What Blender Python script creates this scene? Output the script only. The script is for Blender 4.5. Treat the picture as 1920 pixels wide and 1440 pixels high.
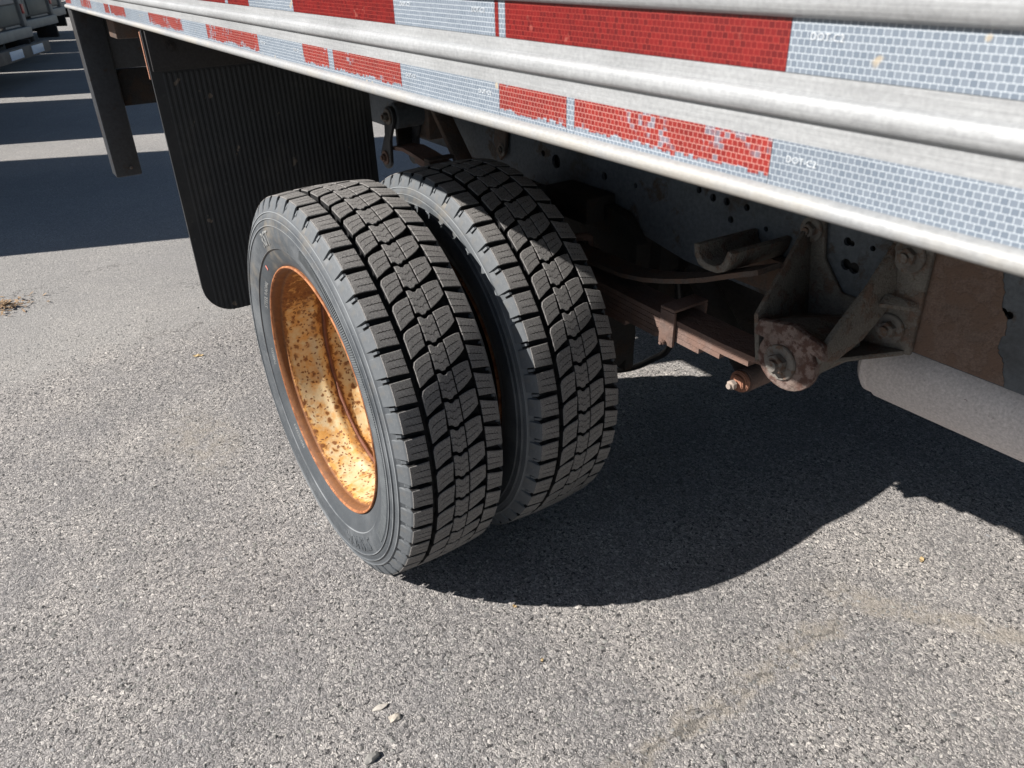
import bpy, bmesh, math, random
from mathutils import Vector, Matrix, noise as mnoise
random.seed(7)
R = math.radians
for o in list(bpy.data.objects): bpy.data.objects.remove(o)
scene = bpy.context.scene
col = scene.collection

# ------------------------------------------------------------------ camera
CAM = Vector((1.3682, -0.4315, 1.1714))
YAW, PIT, ROL = -0.98885, 0.51293, -0.02875
fwd = Vector((math.sin(YAW)*math.cos(PIT), math.cos(YAW)*math.cos(PIT), -math.sin(PIT)))
rgt = Vector((math.cos(YAW), -math.sin(YAW), 0)); up = rgt.cross(fwd)
r2 = rgt*math.cos(ROL) + up*math.sin(ROL); u2 = -rgt*math.sin(ROL) + up*math.cos(ROL)
cam_d = bpy.data.cameras.new('camera'); cam = bpy.data.objects.new('camera', cam_d); col.objects.link(cam)
M = Matrix((r2, u2, -fwd)).transposed().to_4x4(); M.translation = CAM
cam.matrix_world = M
cam_d.sensor_width = 36; cam_d.lens = 1449.9/1920*36
cam_d.clip_start = 0.01; cam_d.clip_end = 2000
cam_d.dof.use_dof = True; cam_d.dof.focus_distance = 1.55; cam_d.dof.aperture_fstop = 17
scene.camera = cam

# ------------------------------------------------------------------ sky, sun, exposure
SUN = Vector((-0.447, -1.25, 1.0)).normalized()            # towards the sun
EL = math.asin(SUN.z)
w = bpy.data.worlds.new('World'); scene.world = w; w.use_nodes = True
wn = w.node_tree
sky = wn.nodes.new('ShaderNodeTexSky'); sky.sky_type = 'NISHITA'; sky.sun_disc = False
sky.sun_elevation = EL; sky.sun_rotation = math.atan2(SUN.x, SUN.y)
sky.air_density = 1.0; sky.dust_density = 0.6; sky.ozone_density = 1.2
wn.links.new(sky.outputs[0], wn.nodes['Background'].inputs[0]); wn.nodes['Background'].inputs[1].default_value = 0.045
sd = bpy.data.lights.new('sun', 'SUN'); sd.energy = 5.0; sd.angle = R(0.5); sd.color = (1, 0.97, 0.925)
so = bpy.data.objects.new('sun', sd); col.objects.link(so); so.rotation_euler = (-SUN).to_track_quat('-Z', 'Y').to_euler()
vs = scene.view_settings
vs.view_transform = 'Standard'; vs.look = 'None'; vs.exposure = 0.85; vs.gamma = 1; vs.use_curve_mapping = False

# ------------------------------------------------------------------ material helpers
class NT:
    def __init__(s, name):
        s.m = bpy.data.materials.new(name); s.m.use_nodes = True
        s.t = s.m.node_tree; s.b = s.t.nodes['Principled BSDF']; s.co = None; s.dim = '3D'
    def n(s, typ, **kw):
        nd = s.t.nodes.new(typ)
        for k, v in kw.items(): setattr(nd, k, v)
        return nd
    def l(s, a, b): s.t.links.new(a, b)
    def put(s, sock, v):
        if v is None: return
        if hasattr(v, 'is_output'): s.l(v, sock)
        elif isinstance(v, (int, float)): sock.default_value = v
        else: sock.default_value = (*v, 1.0) if len(v) == 3 and sock.type == 'RGBA' else v
    def coord(s):
        if s.co is None: s.co = s.n('ShaderNodeTexCoord').outputs['Object']
        return s.co
    def mapping(s, scale=(1, 1, 1), loc=(0, 0, 0), rot=(0, 0, 0), vec=None):
        nd = s.n('ShaderNodeMapping'); nd.inputs['Scale'].default_value = scale; nd.inputs['Location'].default_value = loc
        nd.inputs['Rotation'].default_value = rot
        s.l(vec or s.coord(), nd.inputs[0]); return nd.outputs[0]
    def noise(s, scale, detail=4, rough=0.55, vec=None, dist=0):
        nd = s.n('ShaderNodeTexNoise', noise_dimensions=s.dim); nd.inputs['Scale'].default_value = scale; nd.inputs['Detail'].default_value = detail
        nd.inputs['Roughness'].default_value = rough; nd.inputs['Distortion'].default_value = dist
        s.l(vec or s.coord(), nd.inputs['Vector']); return nd.outputs['Fac']
    def voro(s, scale, feature='F1', out='Distance', vec=None, rnd=1):
        nd = s.n('ShaderNodeTexVoronoi', feature=feature, voronoi_dimensions=s.dim); nd.inputs['Scale'].default_value = scale
        nd.inputs['Randomness'].default_value = rnd
        s.l(vec or s.coord(), nd.inputs['Vector']); return nd.outputs[out]
    def ramp(s, fac, stops, interp='LINEAR'):
        nd = s.n('ShaderNodeValToRGB'); cr = nd.color_ramp; cr.interpolation = interp
        while len(cr.elements) < len(stops): cr.elements.new(0.5)
        for e, (p, c) in zip(cr.elements, stops):
            e.position = p; e.color = (*c, 1) if not isinstance(c, (int, float)) else (c, c, c, 1)
        s.put(nd.inputs[0], fac); return nd.outputs[0]
    def mix(s, fac, a, b, mode='MIX'):
        nd = s.n('ShaderNodeMix', data_type='RGBA', blend_type=mode)
        s.put(nd.inputs[0], fac); s.put(nd.inputs[6], a); s.put(nd.inputs[7], b); return nd.outputs[2]
    def math(s, op, a, b=None, clamp=False):
        nd = s.n('ShaderNodeMath', operation=op); nd.use_clamp = clamp
        s.put(nd.inputs[0], a); s.put(nd.inputs[1], b) if b is not None else None; return nd.outputs[0]
    def step(s, v, lo, hi):
        nd = s.n('ShaderNodeMapRange'); nd.interpolation_type = 'SMOOTHSTEP'
        s.put(nd.inputs[0], v); nd.inputs[1].default_value = lo; nd.inputs[2].default_value = hi; return nd.outputs[0]
    def sep(s, vec=None):
        nd = s.n('ShaderNodeSeparateXYZ'); s.l(vec or s.coord(), nd.inputs[0]); return nd.outputs
    def comb(s, x, y, z=0.0):
        nd = s.n('ShaderNodeCombineXYZ'); s.put(nd.inputs[0], x); s.put(nd.inputs[1], y); s.put(nd.inputs[2], z); return nd.outputs[0]
    def bump(s, h, strength, dist, normal=None):
        nd = s.n('ShaderNodeBump'); nd.inputs['Strength'].default_value = strength; nd.inputs['Distance'].default_value = dist
        s.put(nd.inputs['Height'], h)
        if normal is not None: s.l(normal, nd.inputs['Normal'])
        return nd.outputs[0]
    def done(s, color=None, rough=0.6, metal=0.0, normal=None, spec=None):
        s.put(s.b.inputs['Base Color'], color); s.put(s.b.inputs['Roughness'], rough); s.put(s.b.inputs['Metallic'], metal)
        if normal is not None: s.l(normal, s.b.inputs['Normal'])
        if spec is not None: s.put(s.b.inputs['Specular IOR Level'], spec)
        return s.m
MAT = {}

def mat_asphalt():
    k = NT('asphalt'); k.dim = '2D'; P = k.coord(); x, y, z = k.sep()
    big = k.noise(0.9, 4, 0.6); mid = k.noise(5.0, 3, 0.6); fine = k.noise(330, 2, 0.6)
    nz = k.n('ShaderNodeTexNoise', noise_dimensions='2D'); nz.inputs['Scale'].default_value = 70; nz.inputs['Detail'].default_value = 1; k.l(P, nz.inputs['Vector'])
    sc = k.n('ShaderNodeVectorMath', operation='SCALE'); k.l(nz.outputs['Color'], sc.inputs[0]); sc.inputs['Scale'].default_value = 0.010
    warp = k.n('ShaderNodeVectorMath', operation='ADD'); k.l(P, warp.inputs[0]); k.l(sc.outputs[0], warp.inputs[1]); W = warp.outputs[0]
    v1 = k.n('ShaderNodeTexVoronoi', voronoi_dimensions='2D'); v1.inputs['Scale'].default_value = 135; k.l(W, v1.inputs['Vector'])
    v2 = k.n('ShaderNodeTexVoronoi', voronoi_dimensions='2D'); v2.inputs['Scale'].default_value = 330; k.l(W, v2.inputs['Vector'])
    r1, r1b, _ = k.sep(v1.outputs['Color']); r2_ = k.sep(v2.outputs['Color'])[0]
    d1, d2 = v1.outputs['Distance'], v2.outputs['Distance']
    tone1 = k.ramp(r1, [(0, (.125, .124, .126)), (.35, (.208, .203, .202)), (.7, (.275, .267, .262)), (.92, (.345, .333, .32)), (1, (.48, .465, .445))])
    tone2 = k.ramp(r2_, [(0, (.095, .094, .096)), (.3, (.192, .187, .186)), (.75, (.280, .271, .266)), (1, (.44, .424, .405))])
    big_stone = k.math('MULTIPLY', k.step(r1b, .55, .60), k.step(d1, .50, .40))
    body = k.mix(big_stone, tone2, tone1)
    bind = k.math('MULTIPLY', k.step(d2, .42, .70), k.math('SUBTRACT', 1.0, big_stone))
    body = k.mix(k.math('MULTIPLY', bind, .6), body, (.085, .083, .083))
    pits = k.math('MULTIPLY', k.step(k.noise(95, 2, .6), .635, .675), k.step(mid, .32, .55))
    body = k.mix(1.0, body, (1.07, 1.055, 1.045), 'MULTIPLY')
    body = k.mix(k.math('MULTIPLY', pits, .88), body, (.03, .03, .032))
    body = k.mix(1.0, body, k.ramp(big, [(.28, (.80, .795, .805)), (.5, (1.0, .985, .975)), (.72, (1.24, 1.21, 1.175))]), 'MULTIPLY')
    body = k.mix(.8, body, k.ramp(mid, [(.3, (.97, .965, .965)), (.7, (1.30, 1.275, 1.235))]), 'MULTIPLY')
    # smoother, paler older surface towards the back of the lot
    lane = k.step(k.math('ADD', k.math('ADD', x, k.math('MULTIPLY', y, .10)), k.math('MULTIPLY', k.math('SUBTRACT', mid, .5), .5)), -1.22, -1.55)
    body = k.mix(k.math('MULTIPLY', lane, .5), body, k.mix(fine, (.27, .258, .243), (.39, .375, .352)))
    # tan dust: a patch beside the wheel, an arc of sand, an old filled crack
    wob = k.math('SUBTRACT', k.noise(7, 4, .68), .5); brk = k.noise(23, 4, .72)
    u = k.math('SUBTRACT', x, .74)
    arc = k.math('ADD', .76, k.math('ADD', k.math('MULTIPLY', u, .35), k.math('MULTIPLY', k.math('MULTIPLY', u, u), 1.2)))
    ad = k.math('ABSOLUTE', k.math('ADD', k.math('SUBTRACT', y, arc), k.math('MULTIPLY', wob, .16)))
    am = k.math('MULTIPLY', k.math('MULTIPLY', k.step(ad, .050, .008), k.step(x, .66, .80)), k.step(brk, .30, .56))
    am = k.math('MULTIPLY', am, k.step(x, 1.25, 1.02))
    cd = k.math('ABSOLUTE', k.math('ADD', k.math('SUBTRACT', x, .80), k.math('MULTIPLY', wob, .11)))
    rng = k.math('MULTIPLY', k.step(y, .02, .16), k.step(y, .74, .66))
    cm = k.math('MULTIPLY', k.math('MULTIPLY', k.step(cd, .034, .008), rng), k.step(brk, .36, .56))
    crk = k.math('MULTIPLY', k.math('MULTIPLY', k.step(cd, .0075, .002), rng), k.step(brk, .36, .48))
    px_ = k.math('ADD', x, .62); py_ = k.math('ADD', y, .16)
    pd = k.math('ADD', k.math('SQRT', k.math('ADD', k.math('MULTIPLY', px_, px_), k.math('MULTIPLY', k.math('MULTIPLY', py_, py_), 4.0))), k.math('MULTIPLY', wob, .35))
    pm = k.math('MULTIPLY', k.step(pd, .26, .06), k.step(brk, .34, .62))
    sand = k.math('MAXIMUM', k.math('MULTIPLY', am, .8), k.math('MAXIMUM', k.math('MULTIPLY', cm, .75), k.math('MULTIPLY', pm, .6)))
    body = k.mix(k.math('MULTIPLY', sand, .9), body, k.mix(k.noise(420, 1, .7), (.19, .165, .135), (.42, .375, .32)))
    # hairline cracks behind the wheel
    c1 = k.math('ABSOLUTE', k.math('ADD', k.math('ADD', x, k.math('MULTIPLY', y, -.18)), k.math('ADD', 1.40, k.math('MULTIPLY', wob, .35))))
    c2 = k.math('ABSOLUTE', k.math('ADD', k.math('ADD', x, k.math('MULTIPLY', y, .35)), k.math('ADD', 2.33, k.math('MULTIPLY', wob, .55))))
    c3 = k.math('ABSOLUTE', k.math('ADD', k.math('ADD', x, k.math('MULTIPLY', y, -.3)), k.math('ADD', 1.86, k.math('MULTIPLY', wob, .7))))
    cc = k.math('MINIMUM', c1, k.math('MINIMUM', c2, c3))
    ckm = k.math('MULTIPLY', k.step(cc, .011, .003), k.step(k.noise(3.1, 3, .6), .47, .58))
    ckm = k.math('MAXIMUM', ckm, crk)
    body = k.mix(k.math('MULTIPLY', ckm, .55), body, (.06, .056, .052))
    h = k.math('ADD', k.math('MULTIPLY', k.math('SUBTRACT', 1.0, d2), .5), k.math('ADD', k.math('MULTIPLY', big_stone, .55), k.math('ADD', k.math('MULTIPLY', r2_, .35), k.math('MULTIPLY', fine, .5))))
    h = k.math('SUBTRACT', h, k.math('MULTIPLY', pits, 1.3))
    return k.done(body, .82, 0, k.bump(h, .8, .0030), .3)
MAT['asphalt'] = mat_asphalt()

def mat_tread():
    k = NT('worn_tread_rubber')
    n1 = k.step(k.noise(420, 3, .7), .25, .75); n2 = k.noise(11, 4, .6)
    c = k.mix(n1, (.108, .102, .097), (.268, .253, .241))
    c = k.mix(k.step(k.noise(330, 2, .6), .66, .74), c, (.30, .285, .27))
    c = k.mix(1, c, k.ramp(n2, [(.3, .75), (.7, 1.2)]), 'MULTIPLY')
    return k.done(c, .78, 0, k.bump(n1, .5, .0016), .35)
MAT['tread'] = mat_tread()
def mat_groove():
    k = NT('groove_rubber'); n = k.noise(60, 4, .6)
    c = k.mix(n, (.008, .008, .0085), (.022, .021, .021))
    c = k.mix(k.step(k.noise(22, 4, .65), .58, .75), c, (.075, .07, .064))
    return k.done(c, .8, 0, k.bump(n, .3, .001), .25)
MAT['groove'] = mat_groove()
def mat_side():
    k = NT('sidewall_rubber'); x, y, z = k.sep()
    r = k.math('SQRT', k.math('ADD', k.math('POWER', x, 2.0), k.math('POWER', z, 2.0)))
    ang = k.math('ARCTAN2', x, z)
    V = k.comb(k.math('MULTIPLY', r, 55.0), k.math('MULTIPLY', ang, 5.5), y)
    streak = k.noise(1.0, 5, .65, V)
    n = k.noise(120, 5, .65); n2 = k.noise(9, 5, .6)
    c = k.mix(streak, (.028, .032, .037), (.076, .085, .094))
    c = k.mix(k.math('MULTIPLY', k.step(n2, .45, .7), .7), c, (.125, .132, .138))
    c = k.mix(k.math('MULTIPLY', k.step(k.noise(420, 3, .7), .60, .72), .5), c, (.26, .265, .27))
    c = k.mix(k.math('MULTIPLY', k.step(k.noise(150, 2, .6), .68, .72), .8), c, (.012, .012, .014))
    c = k.mix(k.math('MULTIPLY', k.step(n, .6, .75), .35), c, (.19, .185, .18))
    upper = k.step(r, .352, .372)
    c = k.mix(k.math('MULTIPLY', upper, .42), c, (.145, .154, .163))  # shoulder band lightened, its sunlit tone put into the colour
    inner = k.step(r, .305, .298)
    c = k.mix(k.math('MULTIPLY', inner, .5), c, (.042, .048, .054))
    for rr_, w_ in ((.3452, .0011), (.3581, .0011), (.3700, .0011), (.2998, .0010)):  # highlights painted as lighter lines along the moulded ridges
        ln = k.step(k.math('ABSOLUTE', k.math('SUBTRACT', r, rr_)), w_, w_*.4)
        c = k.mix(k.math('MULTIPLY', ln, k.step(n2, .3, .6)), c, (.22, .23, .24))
    mud = k.math('MULTIPLY', k.step(k.noise(6.5, 4, .7), .52, .66), k.step(z, .05, .25))
    c = k.mix(k.math('MULTIPLY', mud, .55), c, (.2, .17, .13))
    h = k.math('ADD', streak, k.math('MULTIPLY', n, .5))
    return k.done(c, .62, 0, k.bump(h, .25, .0015), .42)
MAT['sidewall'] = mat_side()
def mat_letter():
    k = NT('moulded_letters'); n = k.noise(90, 4, .6)
    return k.done(k.mix(n, (.15, .155, .155), (.30, .30, .29)), .6, 0, None, .4)
MAT['letter'] = mat_letter()
k = NT('hatch_rubber'); MAT['hatch'] = k.done(k.mix(k.noise(60, 4, .6), (.055, .062, .068), (.16, .17, .175)), .65, 0, None, .4)

def mat_rim():
    k = NT('rusting_cream_paint'); x, y, z = k.sep(); P = k.coord()
    r = k.math('SQRT', k.math('ADD', k.math('POWER', x, 2.0), k.math('POWER', z, 2.0)))
    ang = k.math('ARCTAN2', x, z)
    V = k.comb(k.math('MULTIPLY', ang, .235), y, k.math('MULTIPLY', r, .6))
    # warped cylinder coords
    nz = k.n('ShaderNodeTexNoise'); nz.inputs['Scale'].default_value = 70; nz.inputs['Detail'].default_value = 4; k.l(V, nz.inputs['Vector'])
    sc = k.n('ShaderNodeVectorMath', operation='SCALE'); k.l(nz.outputs['Color'], sc.inputs[0]); sc.inputs['Scale'].default_value = .016
    ad = k.n('ShaderNodeVectorMath', operation='ADD'); k.l(V, ad.inputs[0]); k.l(sc.outputs[0], ad.inputs[1]); W = ad.outputs[0]
    cream = k.mix(k.noise(14, 4, .6, V), (.58, .43, .19), (.58, .51, .38))
    # rust amount: heavier near the top, near the flange and along the weld
    heavy = k.noise(9, 5, .7, V)
    topm = k.step(z, -.02, .17)
    fl = k.math('MAXIMUM', k.step(y, .030, .012), k.math('MULTIPLY', k.step(y, .0160, .0140), 1.6))
    weld = k.step(k.math('ABSOLUTE', k.math('SUBTRACT', y, .108)), .021, .004)
    amt = k.math('ADD', k.math('MULTIPLY', heavy, .9), k.math('ADD', k.math('MULTIPLY', topm, .42), k.math('ADD', k.math('MULTIPLY', fl, .45), k.math('MULTIPLY', weld, .40))))
    sp1 = k.voro(125, vec=W); s1 = k.sep(k.voro(125, out='Color', vec=W))[0]
    spots = k.math('MULTIPLY', k.step(sp1, .46, .24), k.step(k.math('ADD', s1, k.math('MULTIPLY', amt, .9)), .78, .86))
    sp2 = k.voro(55, vec=W); s2 = k.sep(k.voro(55, out='Color', vec=W))[0]
    spots2 = k.math('MULTIPLY', k.step(sp2, .42, .22), k.step(k.math('ADD', s2, k.math('MULTIPLY', amt, .75)), .92, 1.0))
    halo = k.math('MULTIPLY', k.step(sp2, .75, .2), k.step(k.math('ADD', s2, k.math('MULTIPLY', amt, .75)), .80, .95))
    sheet = k.step(k.math('ADD', k.noise(38, 6, .72, W), k.math('MULTIPLY', k.math('SUBTRACT', amt, .5), .75)), .63, .78)
    stainm = k.step(k.math('ADD', k.noise(30, 5, .65, V), k.math('MULTIPLY', k.math('SUBTRACT', amt, .5), .55)), .38, .66)
    c = k.mix(k.math('MULTIPLY', stainm, .85), cream, (.56, .27, .055))
    c = k.mix(k.math('MULTIPLY', halo, .6), c, (.50, .24, .06))
    rust = k.mix(k.noise(85, 4, .7, V), (.075, .022, .008), (.33, .12, .026))
    c = k.mix(k.math('MULTIPLY', sheet, .9), c, rust)
    c = k.mix(k.math('MULTIPLY', k.math('MAXIMUM', spots, spots2), .92), c, k.mix(k.noise(50, 3, .6, V), (.075, .024, .009), (.26, .095, .022)))
    c = k.mix(k.math('MULTIPLY', k.step(k.math('ABSOLUTE', k.math('SUBTRACT', y, .1095)), .008, .003), .9), c, (.10, .04, .022))
    gut = k.math('MULTIPLY', k.step(y, .0160, .0140), k.step(k.noise(45, 4, .7, V), .2, .5))
    c = k.mix(k.math('MULTIPLY', gut, .85), c, k.mix(k.noise(90, 3, .6, V), (.060, .020, .008), (.22, .085, .024)))
    rustm = k.math('MAXIMUM', sheet, spots)
    h = k.math('ADD', k.math('MULTIPLY', rustm, .5), k.noise(140, 3, .6, V))
    return k.done(c, k.math('ADD', .38, k.math('MULTIPLY', rustm, .4)), 0, k.bump(h, .3, .0012), .5)
MAT['rim'] = mat_rim()
def mat_flange():
    k = NT('orange_rust'); n = k.noise(40, 5, .7); n2 = k.noise(160, 3, .7)
    c = k.mix(k.step(n, .3, .7), (.16, .055, .022), (.50, .21, .09)); c = k.mix(k.step(n2, .52, .66), c, (.14, .045, .018))
    return k.done(c, .75, 0, k.bump(n2, .3, .0008), .3)
MAT['flange'] = mat_flange()

def mat_rust(name, base, rust, amount=.5, scale=18, dirt=(.05, .045, .04), rough=.75, bumpd=.002, metal=0.0, speck=None):
    k = NT(name); n = k.noise(scale, 6, .68); n2 = k.noise(scale*9, 4, .65); n3 = k.noise(scale*.35, 4, .6)
    m = k.step(n, .62-amount*.35, .72-amount*.3)
    c = k.mix(m, base, k.mix(n2, rust, tuple(v*.45 for v in rust)))
    c = k.mix(k.step(n3, .48, .75), c, dirt)
    c = k.mix(1, c, k.ramp(n2, [(.25, .72), (.75, 1.25)]), 'MULTIPLY')
    if speck: c = k.mix(k.step(k.noise(scale*14, 2, .6), .68, .74), c, speck)
    return k.done(c, rough, metal, k.bump(k.math('ADD', n2, m), .55, bumpd), .3)
MAT['frame'] = mat_rust('frame_paint', (.088, .098, .110), (.085, .064, .050), .25, 12, (.046, .048, .052), .65, .002)
MAT['bare_rust'] = mat_rust('scaled_brown_rust', (.15, .105, .085), (.19, .125, .095), .5, 30, (.11, .085, .072), .9, .0025)
MAT['cast'] = mat_rust('pitted_cast_iron', (.155, .14, .122), (.19, .13, .10), .4, 28, (.095, .088, .078), .9, .007, 0, (.26, .24, .22))
MAT['boss'] = mat_rust('mottled_rust', (.21, .155, .135), (.13, .07, .055), .5, 60, (.17, .13, .11), .85, .003)
MAT['leaf'] = mat_rust('rusty_spring_steel', (.165, .110, .092), (.23, .142, .112), .5, 25, (.085, .066, .058), .85, .002)
MAT['pink_rust'] = mat_rust('fresh_rust', (.36, .17, .11), (.42, .20, .13), .5, 40, (.30, .14, .09), .85, .002)
MAT['weld'] = mat_rust('flaking_weld_rust', (.20, .085, .055), (.28, .12, .08), .5, 60, (.13, .055, .035), .9, .002)
MAT['black_steel'] = mat_rust('black_steel', (.034, .036, .040), (.05, .032, .024), .12, 12, (.03, .028, .027), .55, .0008)
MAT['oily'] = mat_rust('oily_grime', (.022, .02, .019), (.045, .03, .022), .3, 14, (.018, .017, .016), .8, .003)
MAT['bolt'] = mat_rust('worn_bolt', (.16, .145, .13), (.17, .11, .08), .4, 80, (.10, .09, .08), .6, .001)
MAT['bracket_brown'] = mat_rust('brown_bracket', (.095, .074, .063), (.155, .10, .075), .5, 22, (.07, .055, .048), .8, .002)
def mat_tank():
    k = NT('weathered_aluminium'); n = k.noise(7, 5, .65); n2 = k.noise(220, 3, .7); n3 = k.noise(34, 4, .7)
    c = k.mix(n, (.50, .455, .445), (.63, .59, .58)); c = k.mix(1, c, k.ramp(n2, [(.25, .7), (.75, 1.22)]), 'MULTIPLY')
    c = k.mix(k.step(n3, .66, .74), c, (.16, .10, .10))
    return k.done(c, .6, .15, k.bump(n2, .35, .0012), .4)
MAT['tank'] = mat_tank()
def mat_flap():
    k = NT('black_mud_flap_rubber'); n = k.noise(8, 5, .65); n2 = k.noise(70, 4, .7)
    c = k.mix(n, (.012, .013, .015), (.026, .028, .031)); c = k.mix(k.step(n2, .60, .74), c, (.045, .043, .042))
    c = k.mix(k.step(k.noise(24, 3, .6), .68, .72), c, (.12, .095, .075))
    c = k.mix(k.math('MULTIPLY', k.step(k.noise(3.2, 5, .7), .48, .68), .6), c, (.05, .047, .044))
    return k.done(c, .55, 0, k.bump(n2, .25, .001), .4)
MAT['flap'] = mat_flap()

def mat_alu():
    k = NT('brushed_aluminium'); 
    V = k.mapping((9, 420, 420)); n = k.step(k.noise(1, 4, .65, V), .3, .7)
    n2 = k.noise(9, 5, .65); n3 = k.noise(300, 2, .6); n4 = k.noise(2.2, 4, .6)
    c = k.mix(n, (.295, .299, .303), (.345, .349, .352)); c = k.mix(1, c, k.ramp(n2, [(.3, .86), (.7, 1.08)]), 'MULTIPLY')
    c = k.mix(1, c, k.ramp(n3, [(.3, .88), (.7, 1.1)]), 'MULTIPLY')
    x, y, z = k.sep()
    dirt = k.math('MULTIPLY', k.step(z, 1.054, 1.04), k.step(n2, .40, .64))
    c = k.mix(k.math('MULTIPLY', dirt, .5), c, (.36, .31, .235))
    nicks = k.step(k.noise(46, 2, .5), .745, .77)
    c = k.mix(k.math('MULTIPLY', nicks, .8), c, (.22, .23, .25))
    return k.done(c, k.math('ADD', .50, k.math('MULTIPLY', n2, .2)), .22, k.bump(k.math('ADD', n, n3), .16, .0006), .5)
MAT['alu'] = mat_alu()

def mat_tape(name, red, worn, z0):
    k = NT(name); x, y, z = k.sep()
    V = k.comb(k.math('MULTIPLY', x, 100.0), k.math('MULTIPLY', z, 100.0), 0.0)
    def brick(c1, c2, mo, ms):
        b = k.n('ShaderNodeTexBrick'); b.offset = .4; b.squash = 1; b.inputs['Scale'].default_value = 1.0
        k.put(b.inputs['Color1'], c1); k.put(b.inputs['Color2'], c2); k.put(b.inputs['Mortar'], mo)
        b.inputs['Mortar Size'].default_value = ms; b.inputs['Mortar Smooth'].default_value = .1; b.inputs['Bias'].default_value = 0
        b.inputs['Brick Width'].default_value = .400; b.inputs['Row Height'].default_value = .360
        k.l(V, b.inputs['Vector']); return b.outputs['Color'], b.outputs['Fac']
    white, f = brick((.135, .163, .200), (.17, .198, .235), (.50, .535, .565), .017)  # blue-grey cell tint stands in for reflected sky
    soil = k.noise(6, 4, .6)
    white = k.mix(1, white, k.ramp(soil, [(.3, .86), (.7, 1.08)]), 'MULTIPLY')
    white = k.mix(k.math('MULTIPLY', k.step(k.noise(55, 2, .6), .69, .75), .7), white, (.42, .34, .23))
    c = white; rough = .38
    if red:
        rc, f = brick((.085, .003, .004), (.145, .006, .006), (.27, .045, .032), .014) if not worn else brick((.145, .010, .009), (.215, .018, .014), (.38, .20, .17), .020)
        rc = k.mix(1, rc, k.ramp(k.noise(5, 3, .6), [(.3, .85), (.7, 1.2)]), 'MULTIPLY')
        if worn:
            cx = k.math('FLOOR', k.math('DIVIDE', x, .0040)); 
            wn_ = k.n('ShaderNodeTexWhiteNoise'); wn_.noise_dimensions = '2D'; k.l(k.comb(cx, k.math('FLOOR', k.math('DIVIDE', z, .0036))), wn_.inputs['Vector'])
            wnl = k.n('ShaderNodeTexWhiteNoise'); wnl.noise_dimensions = '1D'; k.l(cx, wnl.inputs['W'])
            edge = k.math('ADD', k.math('MULTIPLY', k.noise(16, 3, .6), .012), k.math('MULTIPLY', wnl.outputs[0], .0035))
            keep = k.step(k.math('SUBTRACT', k.math('SUBTRACT', z, z0), edge), -.0006, .0006)
            patch = k.step(k.math('ADD', k.math('MULTIPLY', k.noise(24, 3, .6), .9), k.math('MULTIPLY', wn_.outputs[0], .22)), .66, .72)
            fade = k.math('MULTIPLY', keep, k.math('SUBTRACT', 1.0, k.math('MULTIPLY', patch, .75)))
            c = k.mix(fade, white, rc)
            
        else:
            patch = k.step(k.noise(60, 3, .6), .68, .74)
            c = k.mix(k.math('MULTIPLY', patch, .3), rc, (.42, .16, .12))
    return k.done(c, rough, 0, k.bump(f, -.25, .0004), .45)
ZT1, ZT2 = 1.046, 1.1095
MAT['white1'] = mat_tape('white_prism_tape', False, False, 0)
MAT['red1'] = mat_tape('faded_red_prism_tape', True, True, ZT1)
MAT['red2'] = mat_tape('red_prism_tape', True, False, ZT2)
def plain(name, c, rough=.5, metal=0, nsc=20, var=.25, spec=.4):
    k = NT(name); n = k.noise(nsc, 5, .65)
    cc = k.mix(1, c, k.ramp(n, [(.25, 1-var), (.75, 1+var)]), 'MULTIPLY')
    return k.done(cc, rough, metal, k.bump(n, .15, .001), spec)
MAT['print'] = plain('white_print', (.55, .575, .60), .4)
MAT['deck_wood'] = plain('grey_deck_wood', (.16, .13, .10), .8)
MAT['hose'] = plain('black_hose', (.012, .012, .013), .5)
MAT['shiny'] = plain('clean_washer', (.42, .35, .30), .5, .3, 60)

# ------------------------------------------------------------------ geometry helpers
def link(name, me, parent=None):
    o = bpy.data.objects.new(name, me); col.objects.link(o)
    if parent: o.parent = parent
    return o
def mk(name, V, F, mats, parent=None, smooth=False, midx=None, autosmooth=None):
    me = bpy.data.meshes.new(name); me.from_pydata([tuple(v) for v in V], [], F)
    for m in (mats if isinstance(mats, (list, tuple)) else [mats]): me.materials.append(MAT[m])
    if midx: me.polygons.foreach_set('material_index', midx)
    if smooth: me.polygons.foreach_set('use_smooth', [True]*len(me.polygons))
    bm = bmesh.new(); bm.from_mesh(me); bmesh.ops.recalc_face_normals(bm, faces=bm.faces); bm.to_mesh(me); bm.free()
    if autosmooth: me.set_sharp_from_angle(angle=R(autosmooth))
    me.update()
    return link(name, me, parent)
def bm_obj(name, bm, mat, parent=None, smooth=None):
    bmesh.ops.recalc_face_normals(bm, faces=bm.faces)
    me = bpy.data.meshes.new(name); bm.to_mesh(me); bm.free()
    for m in (mat if isinstance(mat, (list, tuple)) else [mat]): me.materials.append(MAT[m])
    if smooth:
        me.polygons.foreach_set('use_smooth', [True]*len(me.polygons)); me.set_sharp_from_angle(angle=R(smooth))
    return link(name, me, parent)
def add_box(bm, x0, x1, y0, y1, z0, z1, bev=0.003, seg=2):
    t = bmesh.new()
    bmesh.ops.create_cube(t, size=1)
    for v in t.verts: v.co = Vector((x0+(v.co.x+.5)*(x1-x0), y0+(v.co.y+.5)*(y1-y0), z0+(v.co.z+.5)*(z1-z0)))
    if bev: bmesh.ops.bevel(t, geom=t.edges[:], offset=bev, segments=seg, affect='EDGES', profile=.5)
    me = bpy.data.meshes.new('t'); t.to_mesh(me); t.free(); bm.from_mesh(me); bpy.data.meshes.remove(me)
def box(name, x0, x1, y0, y1, z0, z1, mat, parent=None, bev=.003):
    bm = bmesh.new(); add_box(bm, x0, x1, y0, y1, z0, z1, bev); return bm_obj(name, bm, mat, parent, 40)
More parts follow.
